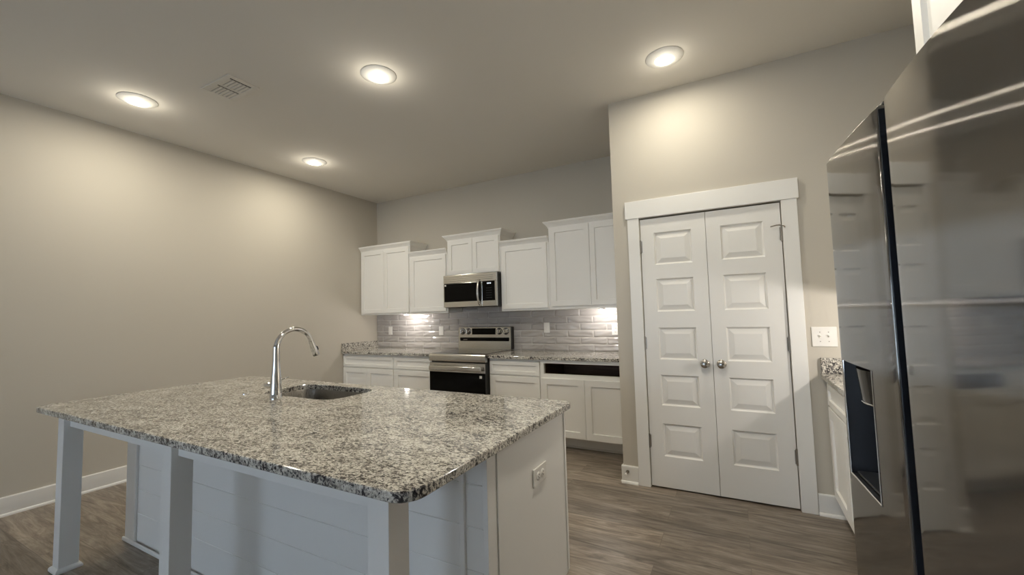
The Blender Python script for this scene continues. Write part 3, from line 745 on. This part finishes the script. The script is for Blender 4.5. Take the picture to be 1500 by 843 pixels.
part('body', nb(0.004, 0.910, 0.080, 0.745, 0.03, 1.765, 0.006), M['dark_trim'], fr)
part('hinge_cover', nb(0.335, 0.398, 0.015, 0.10, 1.7805, 1.792, 0.004), M['dark_trim'], fr)
part('hinge_cover', nb(0.442, 0.505, 0.015, 0.10, 1.7805, 1.792, 0.004), M['dark_trim'], fr)
part('kick_grille', nb(0.01, 0.905, 0.05, 0.080, 0.0, 0.070, 0.004), M['black'], fr)
# dispenser
bm = bmesh.new(); dy = 0.062
A = [(HX0, HZ0), (HX1, HZ0), (HX1, HZ1), (HX0, HZ1)]; B = [(HX0+0.012, HZ0+0.004), (HX1-0.012, HZ0+0.004), (HX1-0.012, HZ1-0.01), (HX0+0.012, HZ1-0.01)]
fy = lambda x: -0.006*(1-((x-0.2)/0.2)**2)
ra = [bm.verts.new((x, fy(x)+0.0004, z)) for x, z in A]; rb = [bm.verts.new((x, dy, z)) for x, z in B]
for i in range(4): bm.faces.new((ra[i], ra[(i+1) % 4], rb[(i+1) % 4], rb[i]))
bm.faces.new(rb); bmesh.ops.recalc_face_normals(bm, faces=bm.faces)
ds = part('dispenser', bm, M['disp'], d1, label='dark grey recessed dispenser bay')
bm = bmesh.new(); tube(bm, [(x, fy(x)-0.0005, z) for x, z in A[:2]], 0.0022, 8); tube(bm, [(A[1][0], fy(HX1)-0.0005, A[1][1]), (A[2][0], fy(HX1)-0.0005, A[2][1])], 0.0014, 8)
tube(bm, [(A[0][0], fy(HX0)-0.0005, A[0][1]), (A[3][0], fy(HX0)-0.0005, A[3][1])], 0.0014, 8); part('dispenser_rim', bm, M['chrome'], d1, 40)
bm = bmesh.new(); pr = []
cxm, wz = (HX0+HX1)/2, 0.088
top = []; bot = []
for k in range(13):
    a = PI*k/12; xx = cxm-0.100*math.cos(a); yy = dy-0.002-0.060*math.sin(a)
    top.append(bm.verts.new((xx, yy, HZ1-0.011))); bot.append(bm.verts.new((cxm-0.088*math.cos(a), dy-0.002-0.052*math.sin(a), HZ1-0.011-wz)))
for k in range(12): bm.faces.new((top[k], top[k+1], bot[k+1], bot[k]))
bm.faces.new(top); bm.faces.new(bot); bm.faces.new((top[0], top[12], bot[12], bot[0])); bmesh.ops.recalc_face_normals(bm, faces=bm.faces)
part('control_housing', bm, M['housing'], d1, 40)
bm = bmesh.new(); tube(bm, [(cxm-0.0885*math.cos(PI*k/12), dy-0.002-0.0525*math.sin(PI*k/12), HZ1-0.011-wz) for k in range(13)], 0.0025, 8)
part('housing_rim', bm, M['chrome'], d1, 40)
bm = bmesh.new()
tube(bm, [(cxm+0.02, dy-0.014, HZ1-0.0995), (cxm+0.02, dy-0.016, HZ1-0.135)], [0.016, 0.011], 16); part('nozzle', bm, M['black'], d1, 40)
part('drip_tray', nb(HX0+0.016, HX1-0.016, 0.006, dy-0.004, HZ0+0.005, HZ0+0.012, 0.002), M['dark_trim'], d1)
bm = nb(cxm-0.045, cxm+0.045, dy-0.016, dy-0.004, HZ0+0.02, HZ0+0.10, 0.004); part('paddle', bm, M['disp'], d1)

# ---------------------------------------------------------------- ceiling fixtures
def recessed_light(x, y, label, k=1.0):
    t = thing('recessed_light', label, 'ceiling light', (x, y, ZC), 0, 'recessed ceiling lights')
    bm = bmesh.new(); lathe(bm, [(0.122, -0.0003), (0.122, -0.003), (0.116, -0.007), (0.070, -0.022), (0.064, -0.023), (0.061, -0.0205), (0.061, -0.0003)], n=40)
    part('trim_ring', bm, M['trim'], t, 35)
    bm = bmesh.new(); lathe(bm, [(0.0605, -0.017), (0.0605, -0.0205), (0.048, -0.023), (0.026, -0.0245), (0.002, -0.025)], n=40)
    part('lens', bm, M['lens'], t, 60)
    ld = bpy.data.lights.new('recessed_lamp', 'AREA'); ld.shape = 'DISK'; ld.size = 0.115; ld.energy = CAN_W*k; ld.color = CAN_COL; ld.spread = math.radians(CAN_SPREAD)
    lo = bpy.data.objects.new('recessed_lamp', ld); C.objects.link(lo); lo.location = (x, y, ZC-0.028)
    ld = bpy.data.lights.new('recessed_glow', 'POINT'); ld.shadow_soft_size = 0.045; ld.energy = CAN_GLOW_W*k; ld.color = CAN_COL
    lo = bpy.data.objects.new('recessed_glow', ld); C.objects.link(lo); lo.location = (x, y, ZC-0.105)
for x, y, lb in ((-3.95, 1.39, 'round recessed ceiling light nearest the left wall and the camera, beside the vent'), (-3.95, 2.91, 'round recessed ceiling light deepest in the corner, by the left wall and wall cabinets'),
                 (-2.135, 2.08, 'round recessed ceiling light above the sink, in the middle of the ceiling'), (-0.335, 2.91, 'round recessed ceiling light in front of the pantry doors'),
                 (-0.335, 1.39, 'round recessed ceiling light over the aisle between island and refrigerator')):
    recessed_light(x, y, lb, 0.62 if y > 2.9 and x > -1 else (1.25 if x > -1 else 1.0))
v_ = thing('ceiling_vent', 'white rectangular air vent in the ceiling between two lights', 'vent', (-3.185, 1.648, ZC), 0)
bm = bmesh.new(); hx, hy = 0.185, 0.108; ix, iy = 0.150, 0.074
box(bm, -hx, -ix, -hy, hy, -0.010, -0.0004, 0.003); box(bm, ix, hx, -hy, hy, -0.010, -0.0004, 0.003)
box(bm, -ix, ix, -hy, -iy, -0.010, -0.0004, 0.003); box(bm, -ix, ix, iy, hy, -0.010, -0.0004, 0.003); box(bm, -0.008, 0.008, -iy, iy, -0.010, -0.0004)
part('frame', bm, M['ceiling'], v_)
part('backing', nb(-ix, ix, -iy, iy, -0.003, -0.0003), M['vent_shade'], v_)  # grey colour stands in for the shade between the louvers
for sx in (-1, 1):
    for k in range(6):
        yy = -iy + 0.0123 + k*0.0247
        a, b = (0.0085, ix-0.014) if sx > 0 else (-ix+0.0005, -0.022)
        bm = bmesh.new(); p_ = [(yy-0.0117, -0.0095), (yy-0.0095, -0.0098), (yy+0.0078, -0.0060), (yy+0.0078, -0.0032), (yy-0.0117, -0.0032)]
        r1 = [bm.verts.new((a, y, z)) for y, z in p_]; r2 = [bm.verts.new((b, y, z)) for y, z in p_]
        for i in range(5): bm.faces.new((r1[i], r1[(i+1) % 5], r2[(i+1) % 5], r2[i]))
        bm.faces.new(r1); bm.faces.new(r2); bmesh.ops.recalc_face_normals(bm, faces=bm.faces)
        part('louver', bm, M['ceiling'], v_)
        part('slot', nb(b+0.0005, b+0.0130, yy-0.0112, yy+0.0072, -0.0085, -0.0032), M['slot'], v_, label='dark filler for the shade in the slot end')  # solid dark box, its colour stands in for a deep shaded opening

# ---------------------------------------------------------------- under-cabinet lights
def puck(x, y, label, k=1.0):
    t = thing('under_cabinet_light', label, 'light', (x, y, 1.372), 0, 'under-cabinet puck lights')
    bm = bmesh.new(); lathe(bm, [(0.036, -0.0005), (0.036, -0.010), (0.032, -0.012), (0.030, -0.012), (0.030, -0.0005)], n=28); part('housing', bm, M['plastic'], t, 35)
    bm = bmesh.new(); lathe(bm, [(0.0295, -0.006), (0.0295, -0.0115), (0.002, -0.0125)], n=28); part('lens', bm, M['puck'], t, 60)
    ld = bpy.data.lights.new('puck_lamp', 'POINT'); ld.shadow_soft_size = 0.02; ld.energy = PUCK_W*k; ld.color = PUCK_COL
    lo = bpy.data.objects.new('puck_lamp', ld); C.objects.link(lo); lo.location = (x, y, 1.338)
puck(-3.90, 4.26, 'glowing puck light under the tall two-door cabinet by the left wall')
puck(-1.23, 4.26, 'glowing puck light under the tall cabinet by the pantry side wall')
puck(0.97, 2.75, 'puck light under the wall cabinet beside the refrigerator', 3.2)

# ---------------------------------------------------------------- spring door stop on the baseboard
st = thing('door_stop', 'spring door stop on the baseboard corner left of the double doors', 'door stop', (-0.806, YP-0.0135, 0.090))
bm = bmesh.new(); lathe(bm, [(0.012, 0), (0.012, -0.004), (0.006, -0.006)], axis='Y', n=16); part('mount', bm, M['hinge'], st, 40)
bm = bmesh.new(); pts = []
for k in range(90):
    a = 2*PI*k/10; pts.append((0.006*math.cos(a), -0.006-0.050*k/89, 0.006*math.sin(a)))
tube(bm, pts, 0.0014, 6); part('spring', bm, M['hinge'], st, 60)
bm = bmesh.new(); lathe(bm, [(0.0085, -0.0565), (0.0095, -0.060), (0.0095, -0.068), (0.006, -0.072)], axis='Y', n=16); part('tip', bm, M['rubber'], st, 40)
